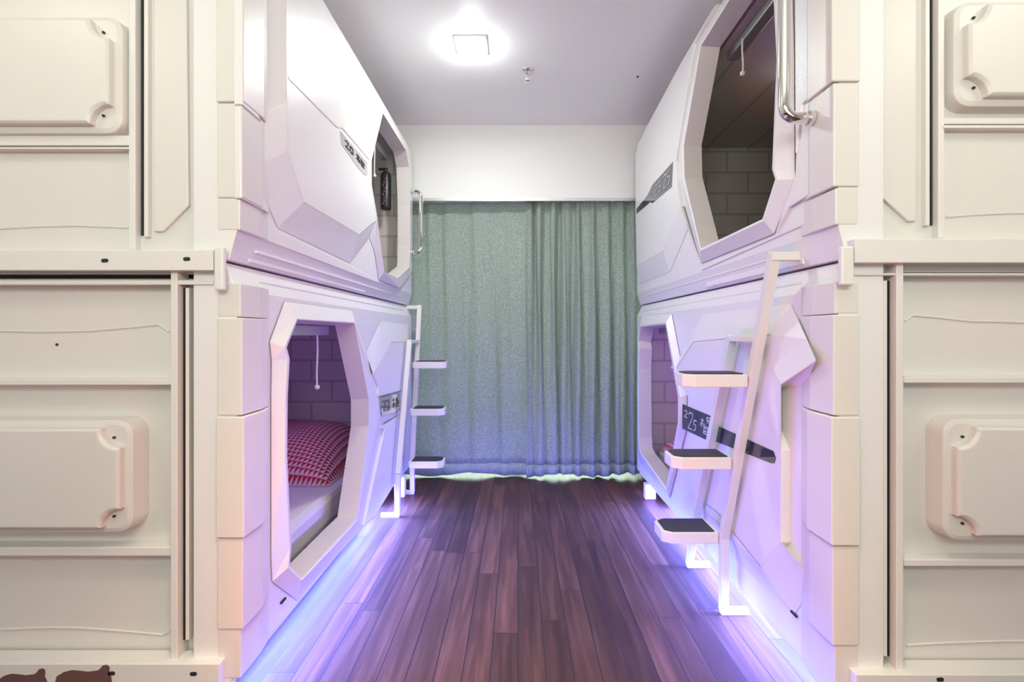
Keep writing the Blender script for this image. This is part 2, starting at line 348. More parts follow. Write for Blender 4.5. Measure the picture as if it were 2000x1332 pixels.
def pod(name, label, sd, z0, z1, ringdef, facelist, platelist, ch_bot, ch_top, upper, segs):
    S = SIDE[sd]; s = S['s']; d1, d2 = S['d1'], S['d2']
    t = thing(name, label, 'sleeping pod', 'stacked plastic sleeping pods', loc=(s*1.4, (d1+d2)/2, z0))
    outer, crest, rim = ringdef
    # moulded side shell: flat middle, chamfered top and bottom
    bm = NB(); hole = [U(sd, p) for p in outer]; hc_ = sum(hole, Vector())/len(hole); hole = [h+(hc_-h).normalized()*.014 for h in hole]
    yb = d1; ye = d2; X = S['X']
    sheet_with_hole(bm, sd, yb, ye, z0+ch_bot[0], z1-ch_top[0], hole)
    def strip(za, ra, zb, rb):
        v = [bm.verts.new((s*(X-r), y, z)) for y, z, r in ((yb, za, ra), (ye, za, ra), (ye, zb, rb), (yb, zb, rb))]; bm.faces.new(v)
    strip(z0+ch_bot[0], 0, z0, -ch_bot[1]); strip(z1-ch_top[0], 0, z1, -ch_top[1])
    strip(z0, -ch_bot[1], z0, -.4); strip(z1, -ch_top[1], z1, -.4)
    # end caps of the side shell
    for y in (yb, ye):
        prof = [(X+ch_bot[1], z0), (X, z0+ch_bot[0]), (X, z1-ch_top[0]), (X+ch_top[1], z1), (X+.12, z1), (X+.12, z0)]
        bm.faces.new([bm.verts.new((s*x, y, z)) for x, z in prof])
    facets(bm, sd, facelist)
    for pts, r1, r0 in platelist: plate(bm, sd, pts, r1, r0)
    obj('side_shell', bm, 'shell', t, .0025)
    # opening frame
    bm = NB(); lp = [outer]
    if crest: lp.append(crest)
    lp.append(rim); ring(bm, sd, lp)
    obj('opening_frame', bm, 'shell', t, .0015)
    bm = NB(); P = jamb(bm, sd, rim, .085); jo = obj('opening_jamb', bm, 'jamb', t, label='recessed inner edge of the opening')
    # body: roof, floor, back, far end
    xi, xo = X+.10, 2.02
    bm = NB(); box(bm, s*(X+.10), s*xo, d1+.03, d2-.005, z0+.005, z0+.03); box(bm, s*(X+.10), s*xo, d1+.03, d2-.005, z1-.03, z1-.005)
    box(bm, s*(xo-.03), s*xo, d1+.03, d2-.005, z0+.03, z1-.03); box(bm, s*(X+.10), s*xo, d2-.03, d2-.005, z0+.03, z1-.03)
    obj('outer_body', bm, 'end', t)
    # interior lining
    bm = NB(); x0, x1, y0, y1, a, b = s*(X+.087), s*(xo-.05), d1+.06, d2-.05, z0+.05, z1-.06
    v = {(i, j, k): bm.verts.new(((x0, x1)[i], (y0, y1)[j], (a, b)[k])) for i in (0, 1) for j in (0, 1) for k in (0, 1)}
    for f in (((1, 0, 0), (1, 1, 0), (1, 1, 1), (1, 0, 1)), ((0, 0, 0), (1, 0, 0), (1, 0, 1), (0, 0, 1)), ((0, 1, 0), (1, 1, 0), (1, 1, 1), (0, 1, 1)),
              ((0, 0, 0), (1, 0, 0), (1, 1, 0), (0, 1, 0)), ((0, 0, 1), (1, 0, 1), (1, 1, 1), (0, 1, 1))):
        bm.faces.new([v[q] for q in f])
    bmesh.ops.delete(bm, geom=[f for f in bm.faces if abs(f.normal.x if f.normal.length else 0) < .5 and abs(f.calc_center_median().x-x1) > .01 and (abs(f.calc_center_median().y-y0) < .01 or abs(f.calc_center_median().y-y1) < .01 or f.calc_center_median().z > b-.01)], context='FACES_ONLY')
    obj('interior_lining', bm, 'interior', t, label='grey interior wall with rectangular seams')
    bm = NB(); box(bm, x0, x1, y0-.006, y0, a, b); box(bm, x0, x1, y1, y1+.006, a, b); box(bm, x0, x1, y0, y1, b, b+.006)
    obj('end_lining', bm, 'lining', t, label='grey end and overhead lining with brick-like seams')
    bm = NB()   # corner mouldings stacked up the near corner
    for za, zb, r, e in segs:
        xa, xb = X-r, X+.052
        w_ = .022*(zb-za > .1)
        prism(bm, [(s*xa, d1-e, za+.0015), (s*xb, d1-e, za+.0015), (s*xb, d1+.17, za+.0015), (s*(X-.003), d1+.17, za+.0015), (s*xa, d1+.10, za+.0015)], (0, 0, zb-za-.003))
    obj('corner_moulding', bm, 'end', t, .0035, label='stepped corner moulding of beige blocks')
    return t, P

# ---- lower left
rimLL = L2([(581,625),(692,632),(720,779),(720,832),(696,1012),(590,1130),(566,1106),(569,1069),(561,890),(562,770),(566,701),(560,679)], .032)
cresLL = L2([(580,623),(693,630),(738,781),(738,820),(700,1016),(589,1134),(563,1109),(566,1071),(557,890),(558,770),(562,701),(556,679)], .036)
outLL = L2([(556,589),(687,607),(751,788),(748,836),(708,1030),(580,1172),(532,1136),(530,1090),(530,890),(530,770),(531,705),(527,668)], .004)
fLL = [
 [(744,627,0),(797,634,0),(796,668,.03),(765,668,.03)],[(744,627,0),(765,668,.03),(729,731,.03),(714,688,0)],
]
pLL = [([(765,668),(796,668),(793,760),(738,775),(740,755),(729,731)], .03, 0),
       ([(742,836),(779,812),(783,905),(768,950),(735,1005),(712,1026),(752,838)], .024, 0),
       ([(738,777),(792,762),(790,806),(746,826),(750,800)], .016, 0)]
L1 = 1.30
segLL = [(1.143,1.24,.012,.002),(.869,1.143,.018,.006),(.53,.869,.026,.012),(.274,.53,.020,.006),(.135,.274,.012,.002)]
podLL, PLL = pod('sleeping_pod', 'lower left sleeping pod, violet-lit, its opening nearest the camera', 'L', .125, 1.297, (outLL, cresLL, rimLL), fLL, pLL, (.02, .02), (.078, .035), False, segLL)
# ---- lower right
rimRL = L2([(1251.5,639),(1299.6,633.6),(1324,776),(1324,824),(1301,952),(1255,888),(1250,877),(1248.5,855),(1248,790),(1247.5,720),(1249,680),(1247,665)], .032)
cresRL = L2([(1251,636),(1300.5,630),(1328,776),(1328,826),(1302,957),(1253,890),(1248,877),(1246.5,855),(1246,790),(1245.5,720),(1247,680),(1245,665)], .036)
outRL = L2([(1254,617),(1311.6,612.5),(1342,770),(1341,838),(1308,974),(1252,905),(1245,884),(1244,858),(1244,790),(1244,720),(1244.5,680),(1244,655)], .004)
fRL = [
 [(1370,614,0),(1544,593,0),(1505,653,.03),(1355,667,.03)],[(1370,614,0),(1355,667,.03),(1318,722,.03),(1334,683,0)],
 [(1544,593,0),(1555,616,.0),(1576,662,.02),(1508,716,.03),(1505,653,.03)],
 [(1576,662,.02),(1594,704,.04),(1525,751,.04),(1508,716,.03)],
 [(1594,704,.04),(1574,752,0),(1527,758,0),(1525,751,.04)],
 [(1508,716,.03),(1525,751,.04),(1525,880,.03),(1492,800,.03)],
 [(1525,751,.04),(1527,758,0),(1527,1056,0),(1525,1059,.03),(1525,880,.03)],
 [(1486,1108,.03),(1525,1059,.03),(1593,1140,0),(1550,1201,0)],
 [(1525,1059,.03),(1527,1056,0),(1572,1072,0),(1593,1140,0)],
 [(1400,1000,.03),(1486,1108,.03),(1550,1201,0),(1330,990,0),(1345,960,.03)],
]
pRL = [([(1355,667),(1505,653),(1508,716),(1492,800),(1525,880),(1525,1059),(1486,1108),(1400,1000),(1345,960),(1345,838),(1343,775),(1318,722)], .03, 0)]
segRL = [(1.15,1.24,.012,.002),(.876,1.15,.018,.006),(.528,.876,.026,.012),(.257,.528,.020,.006),(.10,.257,.012,.002)]
podRL, PRL = pod('sleeping_pod', 'lower right sleeping pod with black label and ladder leaning on it', 'R', .09, 1.297, (outRL, cresRL, rimRL), fRL, pRL, (.02, .02), (.078, .035), False, segRL)
# ---- upper left
rimUL = L2([(748,221),(793,294),(799,326),(801,400),(801,480),(800,522),(777,543),(751,531),(745,490),(737,425),(726,360),(726,312)], .032)
outUL = L2([(741,203),(799,287),(804.5,320),(805.5,400),(805.5,480),(805,530),(780,562)], .02)+[(740,546,.002),(731,490,.002),(721,462,.002),(719,360,.033),(719,306,.033)]
fUL = [
 [(503,-140,0),(557,-140,.035),(560,200,.035),(506,222,0)],
 [(506,222,0),(560,200,.035),(562,294,.035),(493,330,0),(493,240,0)],
 [(493,330,0),(562,294,.035),(593,395,.035),(542,445,0),(531,418,0)],
 [(542,445,0),(593,395,.035),(702,459,.035),(684,514,0)],
 [(684,514,0),(702,459,.035),(735,430,.035),(719,468,0)],
]
pUL = [([(557,-140),(560,200),(562,294),(593,395),(702,459),(735,430),(724,360),(724,308),(744,212),(676,105),(610,0),(563,-75)], .035, 0),
       ([(472,-140),(500,-140),(504,222),(512,238),(470,204)], .022, 0),
       ([(470,208),(490,224),(491,330),(528,417),(471,387)], .016, 0),
       ([(472,452),(472,396),(529,425),(540,449),(682,518),(739,548),(740,553)], .004, 0)]
segUL = [(1.739,2.44,.024,.010),(1.474,1.739,.018,.006),(1.385,1.474,.010,.002)]
podUL, PUL = pod('sleeping_pod', 'upper left sleeping pod with wide blank panel nearest the camera', 'L', 1.303, 2.455, (outUL, None, rimUL), fUL, pUL, (.083, .022), (.02, .01), True, segUL)
# ---- upper right
rimUR = L2([(1369,90),(1352,190),(1335.6,285),(1337,348),(1369,485),(1489,428),(1514,350),(1508,331),(1514,180),(1517,120),(1511,0),(1490,-104)], .034)
outUR = L2([(1358,83),(1341,190),(1322,300),(1324,354),(1369,514),(1512,456),(1555,350),(1552,331),(1551,180),(1551,120),(1548,0),(1520,-158)], .006)
cresUR = L2([(1366,87),(1348,190),(1331.6,285),(1333,348),(1368,490),(1491,431),(1518,351),(1512,331),(1518,180),(1521,120),(1515,0),(1492,-109)], .036)
fUR = [
 [(1329,403,.03),(1294.5,490,.03),(1308,531,0),(1344,447,0)],
 [(1294.5,490,.03),(1243,520,.03),(1249,556,0),(1308,531,0)],
 [(1322,354,.03),(1329,403,.03),(1344,447,0),(1369,514,.0),(1330,380,0)],
]
pUR = [([(1397,8),(1356,85),(1319,315),(1322,354),(1329,403),(1294.5,490),(1243,520),(1241,423),(1241,300),(1260,252),(1330,122)], .03, 0),
       ([(1552,-160),(1606,-160),(1606,161),(1566,204),(1553,300)], .022, 0),
       ([(1553,345),(1554,310),(1567,209),(1606,168),(1604,365),(1540,405),(1514,454)], .015, 0),
       ([(1605,370),(1604,424),(1370,528),(1370,519),(1513,459),(1541,409)], .005, 0)]
segUR = [(1.773,2.47,.024,.010),(1.492,1.773,.018,.006),(1.39,1.492,.010,.002)]
podUR, PUR = pod('sleeping_pod', 'upper right sleeping pod, its dark opening nearest the camera', 'R', 1.303, 2.485, (outUR, cresUR, rimUR), fUR, pUR, (.083, .022), (.02, .01), True, segUR)

# long moulded lips along the pod join
def lip(parent, sd, z, zb, y0, y1, r):
    S = SIDE[sd]; s = S['s']
    bm = NB(); box(bm, s*(S['X']-r), s*(S['X']+.03), y0, y1, z, zb); obj('moulded_lip', bm, 'shell', parent, .003)
lip(podUL, 'L', 1.340, 1.350, 1.47, 3.3, -.006); lip(podUL, 'L', 1.310, 1.324, 1.45, 2.55, -.0155)
lip(podUR, 'R', 1.350, 1.360, 1.56, 3.3, -.007); lip(podUR, 'R', 1.312, 1.335, 1.50, 2.27, -.0125)
lip(podLL, 'L', 1.253, 1.262, 1.50, 3.4, -.014); lip(podRL, 'R', 1.250, 1.259, 1.50, 3.4, -.013)
lip(podLL, 'L', .125, .165, 1.36, 3.5, -.006); lip(podRL, 'R', .092, .14, 1.32, 3.5, -.006)
# small slots in the lower skirt
bm = NB(); p = U('L', (554, 1173, .006)); box(bm, p.x-.004, p.x+.002, p.y-.016, p.y+.016, p.z-.003, p.z+.003); obj('skirt_slot', bm, 'dark', podLL)
p = U('R', (1550, 1199, .008)); bm = NB(); box(bm, p.x-.002, p.x+.004, p.y-.016, p.y+.016, p.z-.003, p.z+.003); obj('skirt_slot', bm, 'dark', podRL)

# panel groove on the upper left panel, drawn as a shallow raised bead and shadow gap
def bead(parent, sd, pts, r, w, name='panel_groove', m='jamb'):
    bm = NB(); s = SIDE[sd]['s']; P = [U(sd, (x, y, r)) for x, y in pts]
    for a, b in zip(P[:-1], P[1:]): beam(bm, a, b, w, .003, upv=(1, 0, 0))
    return obj(name, bm, m, parent)
bead(podUL, 'L', [(563,151),(658,248),(668,249),(721,311)], .0355, .007)

# ---- end faces, seen square on
def bx_px(bm, sd, a, b, c, d_, df, db):
    """box whose front spans px a..b, py c..d_ at depth df and goes back to depth db"""
    x0, z1 = E(a, c, df); x1, z0 = E(b, d_, df); box(bm, x0, x1, df, db, z0, z1)
def hatch(parent, px0, px1, py0, py1, df, db, corners, side):
    """rounded cover with scooped screw corners"""
    bm = NB(); x0, z1 = E(px0, py0, df); x1, z0 = E(px1, py1, df)
    R = .052; rc = .018
    def corner(cx, cz, sx, sz, scoop, rr):
        out = []
        if scoop:
            for k in range(9):
                a = math.pi/2*k/8; out.append((cx-sx*R*math.sin(a) if 0 else cx - sx*R*math.cos(a)*1.0, cz - sz*R*math.sin(a)))
        else:
            for k in range(6):
                a = math.pi/2*k/5; out.append((cx-sx*rr+sx*rr*math.sin(a), cz-sz*rr+sz*rr*math.cos(a)))
        return out
    # front face (scooped)
    def outline(sc, grow):
        X0, X1, Z0, Z1 = x0-grow, x1+grow, z0-grow, z1+grow; pts = []
        # TL, TR, BR, BL clockwise
        def add(cx, cz, sx, sz, scoop, order):
            q = corner(cx, cz, sx, sz, scoop, rc+grow)
            pts.extend(q if order else list(reversed(q)))
        add(X0, Z1, -1, 1, sc and 'TL' in corners, not (sc and 'TL' in corners) and False or (sc and 'TL' in corners) and False)
        add(X1, Z1, 1, 1, sc and 'TR' in corners, True)
        add(X1, Z0, 1, -1, sc and 'BR' in corners, False)
        add(X0, Z0, -1, -1, sc and 'BL' in corners, True)
        return pts
    fr = []
    def arc_s(cx, cz, a0, a1, r, n=8): return [(cx+r*math.cos(a0+(a1-a0)*k/n), cz+r*math.sin(a0+(a1-a0)*k/n)) for k in range(n+1)]
    pi = math.pi
    def loop(g, sc):
        X0, X1, Z0, Z1 = x0-g, x1+g, z0-g, z1+g; r = rc+g; P = []
        P += arc_s(X0, Z1, 1.5*pi, 2*pi, R) if sc and 'TL' in corners else arc_s(X0+r, Z1-r, pi, pi/2, r)
        P += arc_s(X1, Z1, pi, 1.5*pi, R) if sc and 'TR' in corners else arc_s(X1-r, Z1-r, pi/2, 0, r)
        P += arc_s(X1, Z0, pi/2, pi, R) if sc and 'BR' in corners else arc_s(X1-r, Z0+r, 0, -pi/2, r)
        P += arc_s(X0, Z0, 0, pi/2, R) if sc and 'BL' in corners else arc_s(X0+r, Z0+r, -pi/2, -pi, r)
        return P
    A = loop(0, True); B = loop(.006, True); Cc = loop(.014, False); Dd = loop(.022, False)
    lv = [(A, df), (B, df+.006), (loop(.006, True), df+.030)]
    rings = [[bm.verts.new((x, y, z)) for x, z in P] for P, y in lv]
    bm.faces.new(rings[0])
    n = len(A)
    for a in range(2):
        for i in range(n): bm.faces.new([rings[a][i], rings[a][(i+1) % n], rings[a+1][(i+1) % n], rings[a+1][i]])
    # lower flange under the scoops
    lv2 = [(loop(.012, False), df+.024), (loop(.024, False), df+.028), (loop(.028, False), db)]
    r2 = [[bm.verts.new((x, y, z)) for x, z in P] for P, y in lv2]
    bm.faces.new(r2[0])
    for a in range(2):
        for i in range(n): bm.faces.new([r2[a][i], r2[a][(i+1) % n], r2[a+1][(i+1) % n], r2[a+1][i]])
    o = obj('hatch_cover', bm, 'end', parent, .002, label='rounded rectangular cover with scooped screw corners')
    for cn in corners:
        cx = x0+.022 if 'L' in cn else x1-.022; cz = z1-.022 if 'T' in cn else z0+.022
        b2 = NB(); tube(b2, [(cx, df+.0235, cz), (cx, df+.019, cz)], .0035, 10); obj('screw', b2, 'dark', o)
def arcline(parent, pts, d, w=.006, m='end'):
    bm = NB(); P = []
    for x, y in pts:
        X, Z = E(x, y, d); P.append((X, d-.003, Z))
    tube(bm, P, w/2, 6); obj('moulded_crease', bm, m, parent)
def slots(parent, lst, d):
    for x, y in lst:
        bm = NB(); X, Z = E(x, y, d); a = []
        for k in range(12):
            t = 2*math.pi*k/12; a.append((X+.006*math.copysign(1, math.cos(t))*.7+.0055*math.cos(t), d-.0012, Z+.0055*math.sin(t)))
        prism(bm, a, (0, .002, 0)); obj('slot_hole', bm, 'dark', parent)
# LEFT upper end
d = 1.357; dp = d+.02
def end_panel(parent, sd, z0, z1, dd=.018):
    S = SIDE[sd]; s = S['s']; bm = NB(); box(bm, s*(S['X']+.045), s*2.02, S['d1']+dd, S['d1']+dd+.012, z0, z1)
    return obj('end_panel', bm, 'end', parent, 0)
ep = end_panel(podUL, 'L', 1.303, 2.45)
bm = NB()  # raised corner panel with cut corner
P = [E(x, y, d+.008) for x, y in ((300,-60),(364,-60),(368,402),(318,452),(300,452))]
prism(bm, [(x, d+.008, z) for x, z in P], (0, .012, 0)); obj('raised_panel', bm, 'end', podUL, .003)
bm = NB(); bx_px(bm, 'L', 251, 264, -60, 488, d-.004, dp); obj('frame_post', bm, 'steel', podUL, .002)
bm = NB(); bx_px(bm, 'L', 281, 289, -60, 462, d+.003, dp); obj('frame_channel', bm, 'steel', podUL, .001)
bm = NB(); bx_px(bm, 'L', 275.5, 279.5, -60, 460, d+.014, dp); obj('dark_seam', bm, 'dark', podUL)
hatch(podUL, -420, 205, 38, 235, d-.045, dp, ('TR', 'BR', 'TL', 'BL'), 'L')
bm = NB(); bx_px(bm, 'L', -420, 251, 264, 284, d-.005, dp); bx_px(bm, 'L', -420, 251, 287, 291, d-.008, dp); obj('frame_rail', bm, 'steel', podUL, .002)
arcline(podUL, [(-200,462),(-100,452),(0,447),(70,443),(150,441),(252,445)], dp)
bm = NB(); bx_px(bm, 'L', -420, 416, 488, 528, d-.030, d+.03); obj('base_beam', bm, 'steel', podUL, .002)
slots(podUL, [(205,509),(365,506)], d-.030)
bm = NB(); bx_px(bm, 'L', 417, 436, 482, 567, d-.034, d-.016); tag(obj('joining_plate', bm, 'steel', None, .005), 'white steel plate joining the left pair of pods at the corner', 'joining plate')
# LEFT lower end
dp = d+.040; ep = end_panel(podLL, 'L', .13, 1.255, .038)
bm = NB(); bx_px(bm, 'L', -420, 416, 528, 547, d+.05, d+.06); obj('shadow_gap', bm, 'dark', podLL)
bm = NB(); bx_px(bm, 'L', -420, 416, 547, 556, d-.006, d+.03); obj('top_rail', bm, 'steel', podLL, .002)
bm = NB(); bx_px(bm, 'L', 333, 346, 529, 1294, d-.010, dp); obj('frame_post', bm, 'steel', podLL, .002)
bm = NB(); bx_px(bm, 'L', 362, 369, 562, 1250, d+.003, dp); obj('frame_channel', bm, 'steel', podLL, .001)
bm = NB(); bx_px(bm, 'L', 356.5, 360.5, 562, 1250, d+.014, dp); obj('dark_seam', bm, 'dark', podLL)
arcline(podLL, [(-200,640),(-80,646),(0,646),(80,648),(180,646),(262,639),(312,634),(331,648)], dp)
bm = NB(); bx_px(bm, 'L', -420, 334, 741, 752, d-.005, dp); obj('frame_rail', bm, 'steel', podLL, .002)
bm = NB(); bx_px(bm, 'L', -420, 334, 1069, 1086, d-.005, dp); obj('frame_rail', bm, 'steel', podLL, .002)
hatch(podLL, -420, 226, 842, 1030, d-.045, dp, ('TR', 'BR', 'TL', 'BL'), 'L')
arcline(podLL, [(-150,1240),(0,1228),(90,1224),(160,1225),(240,1231),(320,1238),(331,1232),(342,1220)], dp)
bm = NB(); bx_px(bm, 'L', -420, 428, 1297, 1372, d-.030, d+.03); obj('base_beam', bm, 'steel', podLL, .002)
slots(podLL, [(218,1315),(378,1316)], d-.030)
X, Z = E(113, 673, dp); bm = NB(); tube(bm, [(X, dp-.001, Z), (X, dp-.004, Z)], .004, 8); obj('screw', bm, 'dark', podLL)
# flat reddish-brown shapes on the lower beam
for k, (ox, oy) in enumerate(((0, 0), (115, -7))):
    pts = [(-8,1345),(-4,1328),(8,1320),(22,1316),(35,1317),(50,1319),(66,1317),(72,1313),(76,1307),(83,1305.5),(88,1309),(88,1316),(87,1321),(91,1329),(93,1345)]
    if k: pts = [(a*1.12, b) for a, b in pts]
    bm = NB(); P = [E(x+ox, y+oy, d-.031) for x, y in pts]; prism(bm, [(x, d-.0312, z) for x, z in P], (0, .001, 0))
    obj('brown_patch', bm, 'brown', podLL, label='dark reddish-brown curved patch on the beam')
# RIGHT upper end
d = 1.3125; dp = d+.02
ep = end_panel(podUR, 'R', 1.303, 2.48)
bm = NB(); P = [E(x, y, d+.008) for x, y in ((1790,-60),(1720,-60),(1722,385),(1775,432),(1790,432))]
prism(bm, [(x, d+.008, z) for x, z in P], (0, .012, 0)); obj('raised_panel', bm, 'end', podUR, .003)
bm = NB(); bx_px(bm, 'R', 1833, 1845, -60, 466, d-.004, dp); obj('frame_post', bm, 'steel', podUR, .002)
bm = NB(); bx_px(bm, 'R', 1808, 1816, -60, 440, d+.003, dp); obj('frame_channel', bm, 'steel', podUR, .001)
bm = NB(); bx_px(bm, 'R', 1817.5, 1821, -60, 440, d+.014, dp); obj('dark_seam', bm, 'dark', podUR)
hatch(podUR, 1900, 2450, 8, 180, d-.045, dp, ('TR', 'BR', 'TL', 'BL'), 'R')
bm = NB(); bx_px(bm, 'R', 1844, 2450, 230, 242, d-.005, dp); bx_px(bm, 'R', 1844, 2450, 244, 250, d-.008, dp); obj('frame_rail', bm, 'steel', podUR, .002)
arcline(podUR, [(1846,424),(1900,420),(1960,417),(2000,416),(2100,418)], dp)
bm = NB(); bx_px(bm, 'R', 1670, 2450, 466, 513, d-.030, d+.03); obj('base_beam', bm, 'steel', podUR, .002)
bm = NB(); bx_px(bm, 'R', 1644, 1669, 480, 557, d-.034, d-.016); tag(obj('joining_plate', bm, 'steel', None, .005), 'white steel plate joining the right pair of pods at the corner', 'joining plate')
# RIGHT lower end
dp = d+.037; ep = end_panel(podRL, 'R', .10, 1.255, .035)
bm = NB(); bx_px(bm, 'R', 1670, 2450, 513, 533, d+.05, d+.06); obj('shadow_gap', bm, 'dark', podRL)
bm = NB(); bx_px(bm, 'R', 1670, 2450, 533, 538, d-.006, d+.03); obj('top_rail', bm, 'steel', podRL, .002)
bm = NB(); bx_px(bm, 'R', 1751, 1765, 513, 1326, d-.010, dp); obj('frame_post', bm, 'steel', podRL, .002)
bm = NB(); bx_px(bm, 'R', 1725, 1733, 548, 1282, d+.003, dp); obj('frame_channel', bm, 'steel', podRL, .001)
bm = NB(); bx_px(bm, 'R', 1735.5, 1739, 548, 1282, d+.014, dp); obj('dark_seam', bm, 'dark', podRL)
arcline(podRL, [(1766,627),(1781,616),(1830,620),(1890,627),(1950,628),(2000,630),(2100,630)], dp)
bm = NB(); bx_px(bm, 'R', 1766, 2450, 736, 748, d-.005, dp); obj('frame_rail', bm, 'steel', podRL, .002)
bm = NB(); bx_px(bm, 'R', 1766, 2450, 1093, 1106, d-.005, dp); obj('frame_rail', bm, 'steel', podRL, .002)
hatch(podRL, 1878, 2450, 840, 1045, d-.045, dp, ('TR', 'BR', 'TL', 'BL'), 'R')
arcline(podRL, [(1768,1258),(1850,1254),(1930,1251),(2000,1250),(2100,1251)], dp)
bm = NB(); bx_px(bm, 'R', 1672, 2450, 1311, 1317, d+.0, d+.03); obj('shadow_gap', bm, 'dark', podRL)
bm = NB(); bx_px(bm, 'R', 1672, 2450, 1318, 1400, d-.030, d+.03); obj('base_beam', bm, 'steel', podRL, .002)
slots(podRL, [(1836,1327)], d-.030)
# legs under the lower pods
for pd, sd, z in ((podLL, 'L', .125), (podRL, 'R', .09)):
    S = SIDE[sd]; s = S['s']
    for x, y in ((S['X']-.025+.0, S['d2']-.33), (1.9, S['d2']-.33), (S['X']+.06, S['d1']+.05), (1.9, S['d1']+.05)):
        bm = NB(); box(bm, s*x, s*(x+.07), y, y+.05, 0, z+.01); obj('pod_leg', bm, 'steel', pd, .002)

# ---- labels on the pods
GL = {  # stroke glyphs in a 1x1 cell
 '2': [[(0,.85),(.2,1),(.7,1),(.8,.8),(.7,.6),(0,0),(.85,0)]],
 '0': [[(.1,.1),(.1,.9),(.4,1),(.75,.9),(.75,.1),(.4,0),(.1,.1)]],
 '5': [[(.8,1),(.1,1),(.1,.55),(.6,.6),(.8,.4),(.7,.08),(.1,0)]],
 'a': [[(0,.8),(.8,.8)],[(.4,1),(.4,0)],[(.05,.45),(.75,.45)],[(.1,.45),(0,.1)],[(.7,.45),(.85,.1)]],
 'b': [[(.1,1),(.1,.1),(.8,.1)],[(.45,.9),(.45,.35)],[(0,.65),(.85,.7),(.8,.35)],[(.2,.3),(.7,.3)]],
 'c': [[(.2,1),(0,.7)],[(.3,.95),(.8,.95)],[(.35,.7),(.35,0)],[(.1,.5),(.8,.5)],[(.55,.45),(.75,.1)]],
}
def label_plate(parent, sd, pts, r, corners, glyphs, mirror=False):
    m1, m2 = ('mirror', 'inkdark') if mirror else ('label', 'ink')
    """corners: quad (tl,tr,br,bl) px for the lettering"""
    bm = NB(); plate(bm, sd, pts, r+.0015, r-.001); o = obj('name_label', bm, m1, parent, label='shiny silver label with dark characters' if mirror else 'dark glossy label tapering into a narrow bar')
    s = SIDE[sd]['s']; Q = [U(sd, (x, y, r+.003)) for x, y in corners]
    def at(u, v): return (Q[0]*(1-u)+Q[1]*u)*v+(Q[3]*(1-u)+Q[2]*u)*(1-v)
    for i, (g, u0, u1, v0, v1) in enumerate(glyphs):
        bm = NB()
        for st in GL[g]:
            P = [at(u0+(u1-u0)*a, v0+(v1-v0)*b) for a, b in st]
            for a, b in zip(P[:-1], P[1:]): beam(bm, a, b, .005, .0016, upv=(1, 0, 0))
        obj('character', bm, m2, o)
    return o
gly = [('2', .06,.20,.52,.80), ('2', .24,.42,.10,.80), ('5', .44,.56,.10,.55), ('a', .68,.80,.42,.78), ('b', .80,.97,.12,.60), ('c', .84,.97,.66,.92)]
label_plate(podRL, 'R', [(1333,789),(1392,814),(1396,829),(1510,881),(1515,895),(1512,905),(1504,904),(1400,863),(1381,860),(1332.5,837)], .030,
            [(1334,791),(1391,815),(1383,858),(1333,835)], gly)
label_plate(podUR, 'R', [(1314,316),(1312,365),(1274,397),(1270,394.5),(1243,418),(1243,408),(1264,382),(1274,361)], .030,
            [(1275,362),(1313,320),(1311,363),(1274,394)], [('2',.1,.3,.2,.8),('5',.32,.5,.2,.8),('2',.6,.76,.2,.85),('5',.78,.95,.2,.85)])
label_plate(podUL, 'L', [(664,255),(717,317),(718,343),(713,342),(700,328),(667,281)], .035,
            [(666,259),(714,316),(716,340),(668,279)], [('2',.15,.3,.2,.8),('0',.32,.48,.2,.8),('a',.6,.76,.2,.85),('b',.78,.95,.2,.85)], True)
label_plate(podLL, 'L', [(741,776),(782,768),(782,802),(747,812)], .030,
            [(742,778),(781,770),(781,801),(747,810)], [('2',.1,.25,.2,.8),('2',.27,.43,.2,.8),('a',.58,.76,.2,.85),('b',.78,.95,.2,.85)], True)

# ---- grab handles
def handle(parent, sd, y, zt, zb, out, r):
    S = SIDE[sd]; s = S['s']; X = S['X']-.024; xo = X-out; P = []
    def q(x, z): return (s*x, y, z)
    P = [q(X+.004, zt), q(X-out*.35, zt)]
    for k in range(7):
        a = math.pi/2*k/6; rr = .038; P.append(q(xo+rr-rr*math.sin(a)*1.0, zt-rr+rr*math.cos(a)))
    for k in range(7):
        a = math.pi/2*k/6; rr = .038; P.append(q(xo+rr-rr*math.cos(a), zb+rr-rr*math.sin(a)))
    P += [q(X-out*.35, zb), q(X+.004, zb)]
    bm = NB(); tube(bm, P, r, 20); o = obj('grab_handle', bm, 'chrome', parent, smooth=True, label='polished chrome grab handle')
    for z in (zt, zb):
        b2 = NB(); tube(b2, [q(X+.003, z), q(X-.010, z)], r*1.25, 20); obj('handle_flange', b2, 'chrome', o, .001)
handle(podUR, 'R', 1.395, 2.23, 1.715, .078, .0165)
handle(podUL, 'L', 3.46, 2.105, 1.672, .07, .0145)

